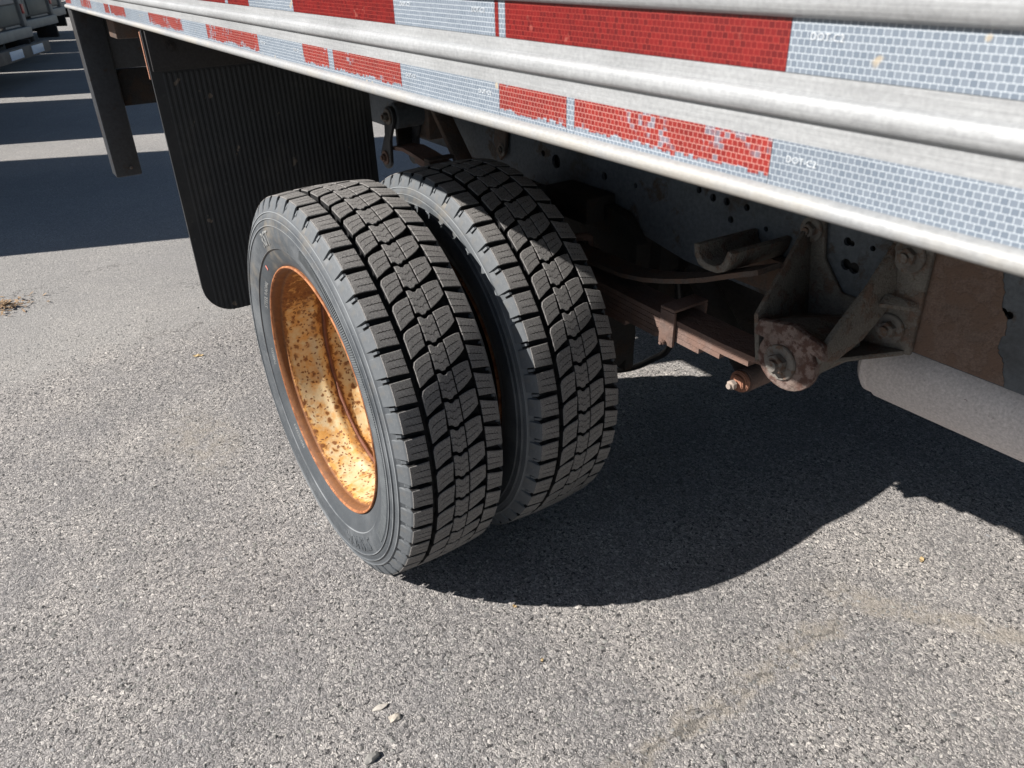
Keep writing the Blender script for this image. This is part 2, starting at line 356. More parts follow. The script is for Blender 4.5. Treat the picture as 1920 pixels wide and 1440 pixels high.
def add_poly(bm, pts, off, bev=0.002):
    """extrude a planar 3d polygon by the vector off"""
    t = bmesh.new(); off = Vector(off)
    a = [t.verts.new(Vector(p)) for p in pts]; b = [t.verts.new(Vector(p)+off) for p in pts]
    t.faces.new(a); t.faces.new(b[::-1])
    for i in range(len(a)): j = (i+1) % len(a); t.faces.new((a[i], b[i], b[j], a[j]))
    bmesh.ops.recalc_face_normals(t, faces=t.faces)
    if bev: bmesh.ops.bevel(t, geom=t.edges[:], offset=bev, segments=2, affect='EDGES', profile=.5, clamp_overlap=True)
    me = bpy.data.meshes.new('t'); t.to_mesh(me); t.free(); bm.from_mesh(me); bpy.data.meshes.remove(me)
def poly(name, pts, off, mat, parent=None, bev=.002):
    bm = bmesh.new(); add_poly(bm, pts, off, bev); return bm_obj(name, bm, mat, parent, 40)
def add_cyl(bm, a, b, r, n=20, r1=None, bev=0.0):
    a, b = Vector(a), Vector(b); d = b-a; q = d.to_track_quat('Z', 'Y').to_matrix().to_4x4(); q.translation = (a+b)/2
    t = bmesh.new(); bmesh.ops.create_cone(t, cap_ends=True, segments=n, radius1=r, radius2=r if r1 is None else r1, depth=d.length, matrix=q)
    if bev: bmesh.ops.bevel(t, geom=[e for e in t.edges if abs((e.verts[0].co-e.verts[1].co).normalized().dot(d.normalized())) < .5], offset=bev, segments=2, affect='EDGES')
    me = bpy.data.meshes.new('t'); t.to_mesh(me); t.free(); bm.from_mesh(me); bpy.data.meshes.remove(me)
def cyl(name, a, b, r, mat, parent=None, n=24, r1=None, bev=.002):
    bm = bmesh.new(); add_cyl(bm, a, b, r, n, r1, bev); return bm_obj(name, bm, mat, parent, 40)
def tube(name, path, r, mat, parent=None, n=10):
    V, F = [], []; path = [Vector(p) for p in path]
    # Catmull-Rom resample
    P = [path[0]]+path+[path[-1]]; pts = []
    for i in range(1, len(P)-2):
        for s in range(6):
            t = s/6; a, b, c, d = P[i-1], P[i], P[i+1], P[i+2]
            pts.append(.5*((2*b)+(c-a)*t+(2*a-5*b+4*c-d)*t*t+(3*b-a-3*c+d)*t**3))
    pts.append(path[-1])
    for i, p in enumerate(pts):
        d = (pts[min(i+1, len(pts)-1)]-pts[max(i-1, 0)]).normalized(); s = d.orthogonal().normalized() if i == 0 else (s-d*s.dot(d)).normalized(); t_ = d.cross(s)
        for k in range(n): a = 2*math.pi*k/n; V.append(p+(s*math.cos(a)+t_*math.sin(a))*r)
    for i in range(len(pts)-1):
        for k in range(n): F.append((i*n+k, i*n+(k+1) % n, (i+1)*n+(k+1) % n, (i+1)*n+k))
    F.append(tuple(range(n))[::-1]); F.append(tuple((len(pts)-1)*n+k for k in range(n)))
    return mk(name, V, F, mat, parent, True)
def revolve(name, prof, n, mats, parent=None, midx_seg=None, clampz=None, closed=False):
    """profile of (y, r) spun about the Y axis"""
    V, F, MI = [], [], []; m = len(prof)
    for i in range(n):
        a = 2*math.pi*i/n
        for (y, r) in prof: 
            z = r*math.cos(a)
            if clampz is not None and z < clampz: z = clampz - (clampz-z)*.05
            V.append((r*math.sin(a), y, z))
    for i in range(n):
        j = (i+1) % n
        for k in range(m if closed else m-1):
            k2 = (k+1) % m
            F.append((i*m+k, i*m+k2, j*m+k2, j*m+k)); MI.append(midx_seg[k] if midx_seg else 0)
    return mk(name, V, F, mats, parent, True, MI, 38)
def hexbolt(bm, p, axis, rad, h, washer=True):
    p, axis = Vector(p), Vector(axis).normalized()
    if washer: add_cyl(bm, p, p+axis*h*.35, rad*1.75, 20, None, .0012)
    add_cyl(bm, p+axis*h*.35, p+axis*h*1.2, rad, 6, None, .0012)
    add_cyl(bm, p+axis*h*1.2, p+axis*h*1.6, rad*.55, 12)
def bolt(name, p, axis, rad, h, mat, parent, washer=True):
    bm = bmesh.new(); hexbolt(bm, p, axis, rad, h, washer); return bm_obj(name, bm, mat, parent, 40)
def empty(name, loc=(0, 0, 0), rz=0):
    o = bpy.data.objects.new(name, None); col.objects.link(o); o.location = loc; o.rotation_euler.z = rz; o.empty_display_size = .3; return o
def tag(o, label, cat, group=None, kind=None):
    o['label'] = label; o['category'] = cat
    if group: o['group'] = group
    if kind: o['kind'] = kind
    return o
def text_mesh(s, size, depth):
    cu = bpy.data.curves.new('t', 'FONT'); cu.body = s; cu.size = size; cu.extrude = depth; cu.resolution_u = 2; cu.align_x = 'CENTER'
    o = bpy.data.objects.new('t', cu); col.objects.link(o)
    dg = bpy.context.evaluated_depsgraph_get(); me = bpy.data.meshes.new_from_object(o.evaluated_get(dg)); bpy.data.objects.remove(o)
    return me

# ------------------------------------------------------------------ ground
g = mk('ground', [(-220, -220, 0), (220, -220, 0), (220, 220, 0), (-220, 220, 0)], [(0, 1, 2, 3)], 'asphalt')
g['kind'] = 'structure'

# ------------------------------------------------------------------ the truck
truck = empty('flatbed_truck', (0, 0, 0))
tag(truck, 'grey truck on dual rear tyres with red and white taped aluminium side rail', 'truck')
AZ = .388; W = .1835

# -- tyres
def rtop(y): return .4025 - .0045*((y-W/2)/(W/2))**2
half = [(.006, .256), (.000, .262), (-.0055, .270), (-.0105, .283), (-.0140, .296), (-.0146, .2985), (-.0176, .2998), (-.0182, .3015), (-.0180, .3035), (-.0205, .315), (-.0212, .328), (-.0206, .340),
        (-.0203, .3430), (-.0222, .3442), (-.0222, .3462), (-.0200, .3474), (-.0190, .3540), (-.0184, .3560), (-.0200, .3572), (-.0198, .3590), (-.0170, .3602), (-.0150, .3660), (-.0142, .3680), (-.0156, .3692), (-.0150, .3708), (-.0122, .3722), (-.0098, .3740), (-.0050, .3800), (.0015, .3850), (.0080, .3870)]
prof = half + [(W/2, .3885)] + [(W-y, r) for (y, r) in half[::-1]]
seg_idx = [0 if i < len(half)-3 or i > len(half)+1+2-1 else 1 for i in range(len(prof)-1)]

def curve(pts, t):
    """evaluate polyline of (angle, y) by uniform point index"""
    f = t*(len(pts)-1); i = min(int(f), len(pts)-2); u = f-i
    return (pts[i][0]*(1-u)+pts[i+1][0]*u, pts[i][1]*(1-u)+pts[i+1][1]*u)
BLK = {
 'S': ([(0, 0), (.05, .018), (.12, .0365)], [(5.5, 0), (5.65, .019), (5.95, .0372)]),
 'A': ([(5.0, .0466), (3.95, .0502), (3.35, .058), (2.95, .069), (2.62, .0803)], [(10.1, .0472), (9.65, .0545), (8.95, .063), (8.45, .0705), (8.05, .0778)]),
 'B': ([(1.15, .0822), (1.15, .0890), (1.85, .0925), (1.9, .0990), (1.3, .1025), (1.4, .1095)], [(7.1, .0822), (7.15, .0890), (7.85, .0925), (7.9, .0990), (7.25, .1025), (7.15, .1097)]),
 'C': ([(.85, .1118), (.55, .120), (.32, .129), (.18, .138), (.30, .1450)], [(6.95, .1120), (6.6, .1180), (6.15, .1245), (5.5, .1335), (4.3, .1450)]),
 'F': ([(3.55, .1492), (4.6, .168), (5.35, W)], [(9.55, .1496), (10.0, .168), (10.45, W)]),
}
def block_mesh(key, clamp=None, rot=0.0):
    """three sipe-separated lamellae of one tread block; angle in degrees from +Z to +X"""
    top, bot = BLK[key]; n = 13; V, F, MI = [], [], []
    ca = sum(p[0] for p in top+bot)/len(top+bot); cy_ = sum(p[1] for p in top+bot)/len(top+bot)
    zig = [0, 1, -1, 1, -1, 1, -1, 1, -1, 1, -1, 1, 0]
    def row(k, gap):
        out = []
        for i in range(n):
            t = i/(n-1); a = curve(top, t); b = curve(bot, t); ang = a[0]*(1-k)+b[0]*k; y = a[1]*(1-k)+b[1]*k
            if 0 < k < 1:
                lo, hi = (3, 12) if key in ('S', 'A') else (0, 9) if key in ('C', 'F') else (0, 12)
                wgt = 1 if lo <= i <= hi else 0
                ang += (.11*zig[i] + .105*gap)*wgt
            out.append((ang, y, i in (0, n-1) or k in (0, 1)))
        return out
    def P(ang, y, r):
        a = R(ang+rot); p = [r*math.sin(a), y, r*math.cos(a)]
        if clamp is not None and p[2] < clamp: p[2] = clamp
        return tuple(p)
    ks = [0, .36, .68, 1]
    for s in range(3):
        up_, lo_ = row(ks[s], 1), row(ks[s+1], -1)
        ring = up_ + lo_[::-1]; m = len(ring); b0 = len(V)
        for (a, y, e) in ring: V.append(P(a, y, .384))
        for (a, y, e) in ring: V.append(P(a, y, rtop(y)-.0014))
        for (a, y, e) in ring:
            if e:
                da, dy = ca-a, cy_-y; L = math.hypot(da*.007, dy)
                a, y = a+da*.0011/L, y+dy*.0011/L
            V.append(P(a, y, rtop(y)))
        for i in range(m):
            j = (i+1) % m
            F.append((b0+i, b0+j, b0+m+j, b0+m+i)); MI.append(1)
            F.append((b0+m+i, b0+m+j, b0+2*m+j, b0+2*m+i)); MI.append(0)
        for i in range(n-1):
            F.append((b0+2*m+i, b0+2*m+i+1, b0+2*m+m-2-i, b0+2*m+m-1-i)); MI.append(0)
    if key in ('S', 'F'):                                       # buttress running down the shoulder
        sgn = 1 if key == 'S' else -1; e = (lambda y: y) if key == 'S' else (lambda y: W-y)
        a0 = (top[0] if key == 'S' else top[-1])[0]; a1 = (bot[0] if key == 'S' else bot[-1])[0]
        path = [(.0008, .3974), (-.0022, .3938), (-.0060, .3862), (-.0108, .3758), (-.0122, .3722)]
        base = [(.004, .384), (.003, .384), (-.001, .381), (-.0085, .3735), (-.0100, .3722)]
        b0 = len(V); m = len(path)
        for an in (a0+.25, a1-.25):
            for (y, r) in path: V.append(P(an, e(y), r))
        for an in (a0-.05, a1+.05):
            for (y, r) in base: V.append(P(an, e(y), r))
        for i in range(m-1):
            F.append((b0+i, b0+i+1, b0+m+i+1, b0+m+i)); MI.append(2)
            F.append((b0+i, b0+i+1, b0+2*m+i+1, b0+2*m+i)); MI.append(2)
            F.append((b0+m+i, b0+m+i+1, b0+3*m+i+1, b0+3*m+i)); MI.append(2)
        # small step lug in the mouth of the groove
        q = a1+.35; w_ = .62
        pts = [(.004, .3905), (-.0010, .3905), (-.0060, .3835), (-.0060, .380), (.004, .384)]
        b0 = len(V)
        for an in (q, q+w_):
            for (y, r) in pts: V.append(P(an, e(y), r))
        for i in range(5):
            F.append((b0+i, b0+(i+1) % 5, b0+5+(i+1) % 5, b0+5+i)); MI.append(2)
        F.append(tuple(b0+i for i in range(5))); F.append(tuple(b0+5+i for i in range(5))[::-1]); MI += [2, 2]
    return V, F, MI
NP = 51; PITCH = 360/NP
def mesh_from(name, V, F, MI):
    me = bpy.data.meshes.new(name); me.from_pydata(V, [], F)
    for m in ('tread', 'groove', 'sidewall'): me.materials.append(MAT[m])
    me.polygons.foreach_set('material_index', MI)
    bm = bmesh.new(); bm.from_mesh(me); bmesh.ops.recalc_face_normals(bm, faces=bm.faces); bm.to_mesh(me); bm.free(); me.update(); return me
blk_me = {k: mesh_from('tread_block', *block_mesh(k)) for k in BLK}
def side_y(r):
    for (a, b) in zip(half, half[1:]):
        if a[1] <= r <= b[1]: return a[0]+(b[0]-a[0])*(r-a[1])/(b[1]-a[1])
    return 0
def arc_text(name, s, size, r, ang_c, parent, relief=.0014, spread=1.0, flip=False, mat='letter'):
    me = text_mesh(s, size, .5)
    for v in me.vertices:
        u, vv, d = v.co.x*spread, v.co.y, v.co.z
        if flip: u, vv = -u, -vv+size*.7
        rr = r+vv; a = R(ang_c)+u/r
        y = side_y(rr) - (relief if d > 0 else -.0006)
        v.co = Vector((rr*math.sin(a), y, rr*math.cos(a)))
    me.materials.clear(); me.materials.append(MAT[mat])
    for f in me.polygons: f.material_index = 0
    return link(name, me, parent)
def make_tyre(name, ypos, phase, vis, letters):
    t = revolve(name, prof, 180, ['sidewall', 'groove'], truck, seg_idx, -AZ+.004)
    t.location = (0, ypos, AZ)
    SV, SF, SM = [], [], []
    for p in range(NP):
        base = phase + p*PITCH
        for key in BLK:
            mid = (base+4+180) % 360-180
            if vis[0] < mid < vis[1]:
                o = link('tread_block', blk_me[key], t); o.rotation_euler = (0, R(base), 0)
            else:
                V, F, MI = block_mesh(key, -AZ+.002 if abs(mid) > 150 else None, base); n0 = len(SV)
                SV += V; SF += [tuple(i+n0 for i in f) for f in F]; SM += MI
    o = link('tread_remainder', mesh_from('tread_remainder', SV, SF, SM), t); o['kind'] = 'stuff'
    if letters:
        arc_text('raised_letters', 'RST', .041, .309, -22.5, t, spread=.78)
        arc_text('raised_letters', 'STSHOR', .041, .309, 152, t, spread=1.0, mat='sidewall')
        arc_text('raised_letters', 'STEEL RADIAL', .0125, .2740, -60, t, .0006, spread=1.1)
        arc_text('raised_letters', 'TUBELESS', .010, .2760, -96, t, .0005)
        arc_text('raised_letters', 'REGROOVABLE', .009, .2760, -137, t, .0005)
        MAT['pink'] = plain('pink_paint_mark', (.62, .22, .18), .7)
        pm_ = []
        for a, r in ((-41.5, .281), (-40.3, .281), (-39.3, .289), (-40.5, .290)): pm_.append((r*math.sin(R(a)), side_y(r)-.0012, r*math.cos(R(a))))
        poly('paint_mark', pm_, (0, .0008, 0), 'pink', t, 0)
        # fine radial hatching band moulded on the sidewall
        V, F = [], []
        for i in range(150):
            a0 = R(12+i*.75); a1 = a0+R(.34)
            for (ra, rb) in ((.318, .338),):
                n0 = len(V)
                for a, r in ((a0, ra), (a1, ra), (a1+R(.8), rb), (a0+R(.8), rb)):
                    V.append((r*math.sin(a), side_y(r)-.0016, r*math.cos(a)))
                for a, r in ((a0-.001, ra), (a1+.001, ra), (a1+R(.8)+.001, rb), (a0+R(.8)-.001, rb)):
                    V.append((r*math.sin(a), side_y(r)+.0004, r*math.cos(a)))
                F += [(n0, n0+1, n0+2, n0+3)]+[(n0+k, n0+(k+1) % 4, n0+4+(k+1) % 4, n0+4+k) for k in range(4)]
        h = mk('hatched_band', V, F, 'hatch', t)
    return t
t_out = make_tyre('outer_tyre', 0.0, 27.95 % PITCH, (-42, 132), True)
t_out['label'] = 'near tyre with grey dusty sidewall and blocky tread'
t_in = make_tyre('inner_tyre', .2712, (27.95+2.2) % PITCH, (-42, 118), False)
t_in['label'] = 'far tyre of the pair, half in the shade of the rail'

# -- wheels
def arcpts(cy_, cr, rad, a0, a1, n): return [(cy_+rad*math.cos(R(a0+(a1-a0)*i/n)), cr+rad*math.sin(R(a0+(a1-a0)*i/n))) for i in range(n+1)]
rim_prof = [(-.0030, .2573), (.0000, .2545), (.0060, .2530), (.0130, .2524), (.0150, .2505), (.0165, .2482), (.0190, .2474), (.030, .2466), (.050, .2456), (.066, .2446), (.074, .2430), (.080, .2398), (.0845, .2386), (.0895, .2392), (.095, .2416), (.1000, .2426), (.116, .2426), (.132, .2420), (.148, .2395), (.160, .2320), (.168, .2150), (.172, .185), (.172, .150), (.170, .120), (.170, .08), (.170, .0)]
def make_wheel(name, ypos, detail):
    o = revolve(name, rim_prof, 144, 'rim', truck); o.location = (0, ypos, AZ)
    fl = [(.012, .2600), (.004, .2612), (-.001, .2628), (-.0045, .2632), (-.0062, .2620), (-.0064, .2602), (-.0052, .2586), (-.0025, .2572), (.004, .2575)]
    f = revolve('rim_flange', fl, 144, 'flange', o)
    if detail:
        Vw, Fw = [], []; nn = 160; mm_ = 8
        for i in range(nn):
            a = 2*math.pi*i/nn; j = 1+.35*mnoise.noise(Vector((a*9, 1.3, 0)))
            for q in range(mm_):
                b = 2*math.pi*q/mm_; rr = .2415+.0045*j*math.cos(b); Vw.append((rr*math.sin(a), .1088+.0036*j*math.sin(b)+.0012*mnoise.noise(Vector((a*5, 7, 0))), rr*math.cos(a)))
        for i in range(nn):
            for q in range(mm_): Fw.append((i*mm_+q, i*mm_+(q+1) % mm_, ((i+1) % nn)*mm_+(q+1) % mm_, ((i+1) % nn)*mm_+q))
        mk('weld_ring', Vw, Fw, 'weld', o, True)
        for i in range(8):
            a = R(42+45*i); p = Vector((.11*math.sin(a), .1705, .11*math.cos(a)))
            bolt('lug_nut', p, (0, -1, 0), .014, .022, 'flange', o)
        revolve('hub_cap', [(.170, .075), (.158, .072), (.152, .06), (.151, .0)], 40, 'bracket_brown', o)
        
    return o
make_wheel('outer_wheel', -.0005, True)
make_wheel('inner_wheel', .2707, False)

# -- rub rail
YR = -.060
def bead(z0, z1, out, n=8):
    zc = (z0+z1)/2; h = (z1-z0)/2
    return [(YR - out*math.sin(math.pi*i/n)**.75 if 0 < i < n else YR, zc - h*math.cos(math.pi*i/n)) for i in range(n+1)]
rail = [(YR+.012, 1.0385)] + bead(1.0375, 1.0490, .0075) + [(YR, 1.060)] + bead(1.0868, 1.1005, .0058) + [(YR, 1.12)] + bead(1.1362, 1.1560, .0075) + [(YR+.012, 1.156)]
XA, XB = -1.79, 2.9
nx = 12; V = []; F = []
for i in range(nx+1):
    x = XA+(XB-XA)*i/nx
    for (y, z) in rail: V.append((x, y, z))
m = len(rail)
for i in range(nx):
    for k in range(m-1): F.append((i*m+k, (i+1)*m+k, (i+1)*m+k+1, i*m+k+1))
    F.append((i*m+m-1, (i+1)*m+m-1, (i+1)*m, i*m))
F.append(tuple(range(m))); F.append(tuple(nx*m+k for k in range(m))[::-1])
rub = mk('rub_rail', V, F, 'alu', truck, True, None, 35)
rub['label'] = 'ribbed aluminium rail with two lines of reflective tape'
def tape(name, x0, x1, z0, z1, mat):
    y = YR-.0006
    return mk(name, [(x0, y, z0), (x1, y, z0), (x1, y, z1), (x0, y, z1), (x0, YR+.002, z0), (x1, YR+.002, z0), (x1, YR+.002, z1), (x0, YR+.002, z1)],
              [(0, 1, 2, 3), (0, 3, 7, 4), (1, 5, 6, 2), (3, 2, 6, 7), (0, 4, 5, 1)], mat, rub)
def tape_run(reds, z0, z1, redmat, lo, hi):
    cur = lo
    for (a, b) in reds:
        if a > cur+.002: tape('white_tape', cur, a-.0004, z0, z1, 'white1')
        tape('red_tape', a, b, z0, z1, redmat); cur = b+.0004
    if cur < hi: tape('white_tape', cur, hi, z0, z1, 'white1')
low = [(-1.785, -1.66), (-1.45, -1.31), (-1.30, -1.275), (-1.06, -.995), (-.975, -.79), (-.535, -.257), (-.094, .173), (.349, .430), (.446, .618), (.798, .889), (.899, 1.079), (1.257, 1.536), (1.714, 1.99)]
upr = [(-1.45, -1.18), (-1.0, -.73), (-.55, -.28), (-.115, .045), (.060, .160), (.337, .615), (.795, .800), (.810, 1.081), (1.267, 1.545), (1.72, 2.0)]
tape_run(low, 1.0465, 1.0742, 'red1', XA+.004, 2.8)
tape_run(upr, 1.1098, 1.1385, 'red2', XA+.004, 2.8)
def print_text(s, x, z, size):
    me = text_mesh(s, size, .00012)
    for v in me.vertices: v.co = Vector((x+v.co.x*1.05, YR-.0009-v.co.z, z+v.co.y))
    me.materials.clear(); me.materials.append(MAT['print']); return link('tape_lettering', me, rub)
for x in (1.100, .640, .776, .195, .325): print_text('DOT-C2', x, 1.0635, .0052)
for x in (1.104, .640, .770, .185, .315): print_text('DOT-C2', x, 1.1265, .0052)

# -- deck above
for i in range(12):
    y0 = YR+.014+i*.2; box('deck_board', XA+.01, XB, y0, y0+.196, 1.118, 1.150, 'deck_wood', truck, .003)
for i in range(9):
    x0 = -1.72+i*.52; box('cross_member', x0, x0+.06, YR+.02, 2.33, 1.046, 1.116, 'black_steel', truck, .003)
box('edge_sill', XA+.01, XB, YR+.013, YR+.05, 1.046, 1.116, 'black_steel', truck, .002)

# -- frame rails with punched holes
def frame_rail(name, y0, sgn):
    th = .008; fl = .075
    out = [(-1.72, .66), (-.45, .652), (-.02, .638), (.28, .588), (.5, .580), (2.6, .580)]
    pts = [(x, y0, z) for x, z in out] + [(2.6, y0, .84), (-1.72, .84 and y0, .84)]
    o = poly(name, pts, (0, sgn*th, 0), 'frame', truck, 0)
    bm = bmesh.new()
    for (xa, za), (xb, zb) in zip(out, out[1:]):
        add_poly(bm, [(xa, y0+sgn*th, za), (xb, y0+sgn*th, zb), (xb, y0+sgn*fl, zb), (xa, y0+sgn*fl, za)], (0, 0, th), 0)
    add_box(bm, -1.72, 2.6, min(y0+sgn*th, y0+sgn*fl), max(y0+sgn*th, y0+sgn*fl), .832, .84, 0)
    bm_obj('flange', bm, 'frame', o)
    return o
fr = frame_rail('frame_rail', .73, 1)
frame_rail('frame_rail', 1.59, -1)
cut = bmesh.new()
holes = [(-.171, .712, .017), (-.225, .722, .008), (.012, .712, .0095), (.117, .712, .006), (.302, .742, .007), (.34, .735, .008), (.375, .735, .008), (.425, .735, .007), (.39, .703, .007), (.475, .706, .005),
         (.643, .727, .0075), (.652, .726, .005), (.690, .728, .005), (.648, .688, .010), (.664, .686, .010), (.908, .692, .0065), (.918, .690, .006), (.832, .634, .0045), (.823, .612, .0055), (.826, .606, .004)]
for (x, z, r) in holes: add_cyl(cut, (x, .70, z), (x, .76, z), r, 12)
cme = bpy.data.meshes.new('cut'); cut.to_mesh(cme); cut.free(); co = bpy.data.objects.new('cut', cme); col.objects.link(co)
md = fr.modifiers.new('b', 'BOOLEAN'); md.object = co; md.operation = 'DIFFERENCE'; md.solver = 'EXACT'; md.use_self = True
dg = bpy.context.evaluated_depsgraph_get(); nm = bpy.data.meshes.new_from_object(fr.evaluated_get(dg)); fr.modifiers.clear(); fr.data = nm
nm.materials.clear(); nm.materials.append(MAT['frame'])
for f in nm.polygons: f.material_index = 0
bpy.data.objects.remove(co)
# scaled patch where the paint has come away
pk = [(.885, .80), (.893, .745), (.903, .722), (.905, .700), (.917, .684), (.921, .662), (.915, .645), (.919, .632), (.930, .618), (.934, .604), (.941, .582)]
pp = [(.792, .582), (.792, .80)]; random.seed(11)
for a, b in zip(pk, pk[1:]):
    for i in range(7):
        t = i/7; q = mnoise.noise(Vector((a[1]*160+t*4, 3.1, 0)))
        pp.append((a[0]*(1-t)+b[0]*t+q*.0045, a[1]*(1-t)+b[1]*t))
pp.append(pk[-1])
ob = poly('rust_patch', [(x, .7295, z) for x, z in pp], (0, -.0008, 0), 'bare_rust', fr, 0)
ob['label'] = 'brown scaled patch where the paint has come off'
# bodies hanging behind: crossmembers, axle housing, and added dark fillers hiding sunlit ground
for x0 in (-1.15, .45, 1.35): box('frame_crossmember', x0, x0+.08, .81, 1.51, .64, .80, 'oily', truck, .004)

box('dark_backing', -1.4, 2.4, .7465, .752, .655, .825, 'oily', truck, .001)  # plate added behind the web so its holes read black
box('rear_dark_filler', -.70, -.28, .76, .92, .42, .69, 'oily', truck, .02)  # made-up dark box, hides sunlit ground between shackle and tyre
box('front_dark_filler', .10, .42, .86, 1.30, .36, .66, 'oily', truck, .03)  # made-up dark box, covers sunlit ground ahead of the axle
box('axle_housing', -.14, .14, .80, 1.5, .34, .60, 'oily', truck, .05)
box('mid_dark_filler', -.34, .10, .76, .90, .44, .68, 'oily', truck, .02)  # made-up dark box, fills the bright gap below the frame
# -- axle, differential, brake drum
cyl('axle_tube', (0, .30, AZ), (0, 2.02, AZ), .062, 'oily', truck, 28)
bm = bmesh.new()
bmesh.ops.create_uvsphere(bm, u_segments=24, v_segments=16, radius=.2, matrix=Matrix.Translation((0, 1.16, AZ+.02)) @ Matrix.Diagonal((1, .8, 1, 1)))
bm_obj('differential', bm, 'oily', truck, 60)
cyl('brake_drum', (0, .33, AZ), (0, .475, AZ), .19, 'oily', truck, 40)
for ys in (1.87, 2.14): 
    o = revolve('far_tyre', prof, 72, ['sidewall', 'groove'], truck, seg_idx, -AZ+.004); o.location = (0, ys, AZ); 

# -- leaf spring
SY0, SY1 = .57, .64
def leaf(name, pts, th, mat, parent, y0=SY0, y1=SY1):
    V, F = [], []
    n = len(pts)
    for i, (x, z) in enumerate(pts):
        a = pts[max(i-1, 0)]; b = pts[min(i+1, n-1)]; d = Vector((b[0]-a[0], b[1]-a[1])).normalized(); nx_, nz_ = -d.y*th/2, d.x*th/2
        for s, y in ((1, y0), (1, y1), (-1, y1), (-1, y0)): V.append((x+s*nx_, y, z+s*nz_))
    for i in range(n-1):
        for k in range(4): F.append((i*4+k, i*4+(k+1) % 4, (i+1)*4+(k+1) % 4, (i+1)*4+k))
    F += [(0, 1, 2, 3), tuple((n-1)*4+k for k in (3, 2, 1, 0))]
    return mk(name, V, F, mat, parent)
spring = box('leaf_spring', -.09, .09, SY0-.02, SY1+.02, .555, .575, 'oily', truck, .003)
def sp_z(x):                                     # main leaf: flat in front, rising to the shackle behind
    t = max(0, -x-.05)
    return .548 + .150*(t/.72)**1.15 + .008*math.cos(x*2)*(1 if x > 0 else 1) - .01*max(0, (x-.42))
def leaf_pts(x0, x1, k, n=16): return [(x0+(x1-x0)*i/(n-1), sp_z(x0+(x1-x0)*i/(n-1))-k*.0105) for i in range(n)]
ext = [(-.76, .668), (-.70, .676), (-.60, .667), (-.50, .650), (-.38, .628), (-.25, .600), (-.1, .575), (.05, .556), (.2, .546), (.35, .541), (.48, .538), (.58, .536), (.675, .545)]
def ext_z(x):
    for a, b in zip(ext, ext[1:]):
        if a[0] <= x <= b[0]: return a[1]+(b[1]-a[1])*(x-a[0])/(b[0]-a[0])
    return ext[-1][1]
def run(x0, x1, k, n=22): return [(x0+(x1-x0)*i/(n-1), ext_z(x0+(x1-x0)*i/(n-1))-k*.0112) for i in range(n)]
spans = [(-.76, .675), (-.62, .60), (-.50, .535), (-.40, .485), (-.30, .37), (-.22, .28)]
for k, (a, b) in enumerate(spans):
    leaf('spring_leaf', run(a, b, k), .0102, 'leaf', spring)
leaf('overload_leaf', [(-.35, .655), (-.1, .60), (.1, .580), (.253, .583), (.32, .594), (.373, .608), (.43, .626), (.478, .644), (.53, .667), (.59, .692)], .009, 'bracket_brown', spring, .575, .635)
bm = bmesh.new()
add_box(bm, .388, .426, SY0-.010, SY0-.003, .490, .562, .002); add_box(bm, .388, .426, SY1+.003, SY1+.010, .490, .562, .002)
add_box(bm, .388, .426, SY0-.010, SY1+.010, .5625, .569, .002); hexbolt(bm, (.405, SY0-.010, .497), (0, -1, 0), .006, .008, False)
bm_obj('rebound_clip', bm, 'leaf', spring, 40)
bm = bmesh.new()
add_box(bm, -.545, -.515, SY0-.010, SY0-.003, .615, .672, .002); add_box(bm, -.545, -.515, SY0-.01, SY1+.01, .672, .679, .002)
bm_obj('rebound_clip', bm, 'bracket_brown', spring, 40)
for xx in (-.06, .06):
    tube('u_bolt', [(xx, SY0-.012, .40), (xx, SY0-.012, .57), (xx, SY0+.0, .60), (xx, SY1, .60), (xx, SY1+.012, .57), (xx, SY1+.012, .40)], .009, 'leaf', spring, 8)
# shackle at the rear end
sh = box('shackle', -.792, -.775, .60, .66, .66, .72, 'oily', truck, .004)
def link_plate(name, y0, y1, mat):
    pts = []; 
    A, B = Vector((-.735, .762)), Vector((-.778, .640)); d = (B-A).normalized(); nn = Vector((-d.y, d.x))
    for i in range(9): a = math.pi*i/8; q = A + nn*math.cos(a)*.029 - d*math.sin(a)*.029; pts.append(q)
    pts.append((A+B)/2 - nn*.017)
    for i in range(9): a = math.pi*i/8; q = B - nn*math.cos(a)*.033 + d*math.sin(a)*.033; pts.append(q)
    pts.append((A+B)/2 + nn*.017)
    return poly(name, [(q.x, y0, q.y) for q in pts], (0, y1-y0, 0), mat, sh, .002)
link_plate('shackle_plate', .556, .566, 'black_steel'); link_plate('shackle_plate', .645, .655, 'black_steel')
bolt('shackle_bolt', (-.735, .556, .762), (0, -1, 0), .013, .014, 'bolt', sh)
bolt('shackle_bolt', (-.778, .556, .640), (0, -1, 0), .012, .010, 'leaf', sh)
box('rear_spring_bracket', -.80, -.68, .655, .7285, .69, .83, 'bracket_brown', truck, .006)
cyl('bracket_boss', (-.735, .57, .762), (-.735, .70, .762), .036, 'frame', truck)
box('frame_extension', -1.50, -.86, .70, .7285, .668, .84, 'frame', truck, .004)
box('body_mount', -.905, -.86, .655, .70, .655, .84, 'black_steel', truck, .003)
# gusset plates between frame and deck behind the tyre
poly('gusset_plate', [(-.655, .69, .80), (-.635, .69, .80), (-.490, .69, .655), (-.515, .69, .652)], (0, -.05, 0), 'bracket_brown', truck, .002)
poly('gusset_plate', [(-.40, .724, .83), (-.36, .724, .83), (-.375, .724, .70), (-.40, .724, .675), (-.43, .724, .72)], (0, -.01, 0), 'bracket_brown', truck, .002)
bolt('bolt', (-.39, .714, .705), (0, -1, 0), .010, .008, 'bolt', truck)
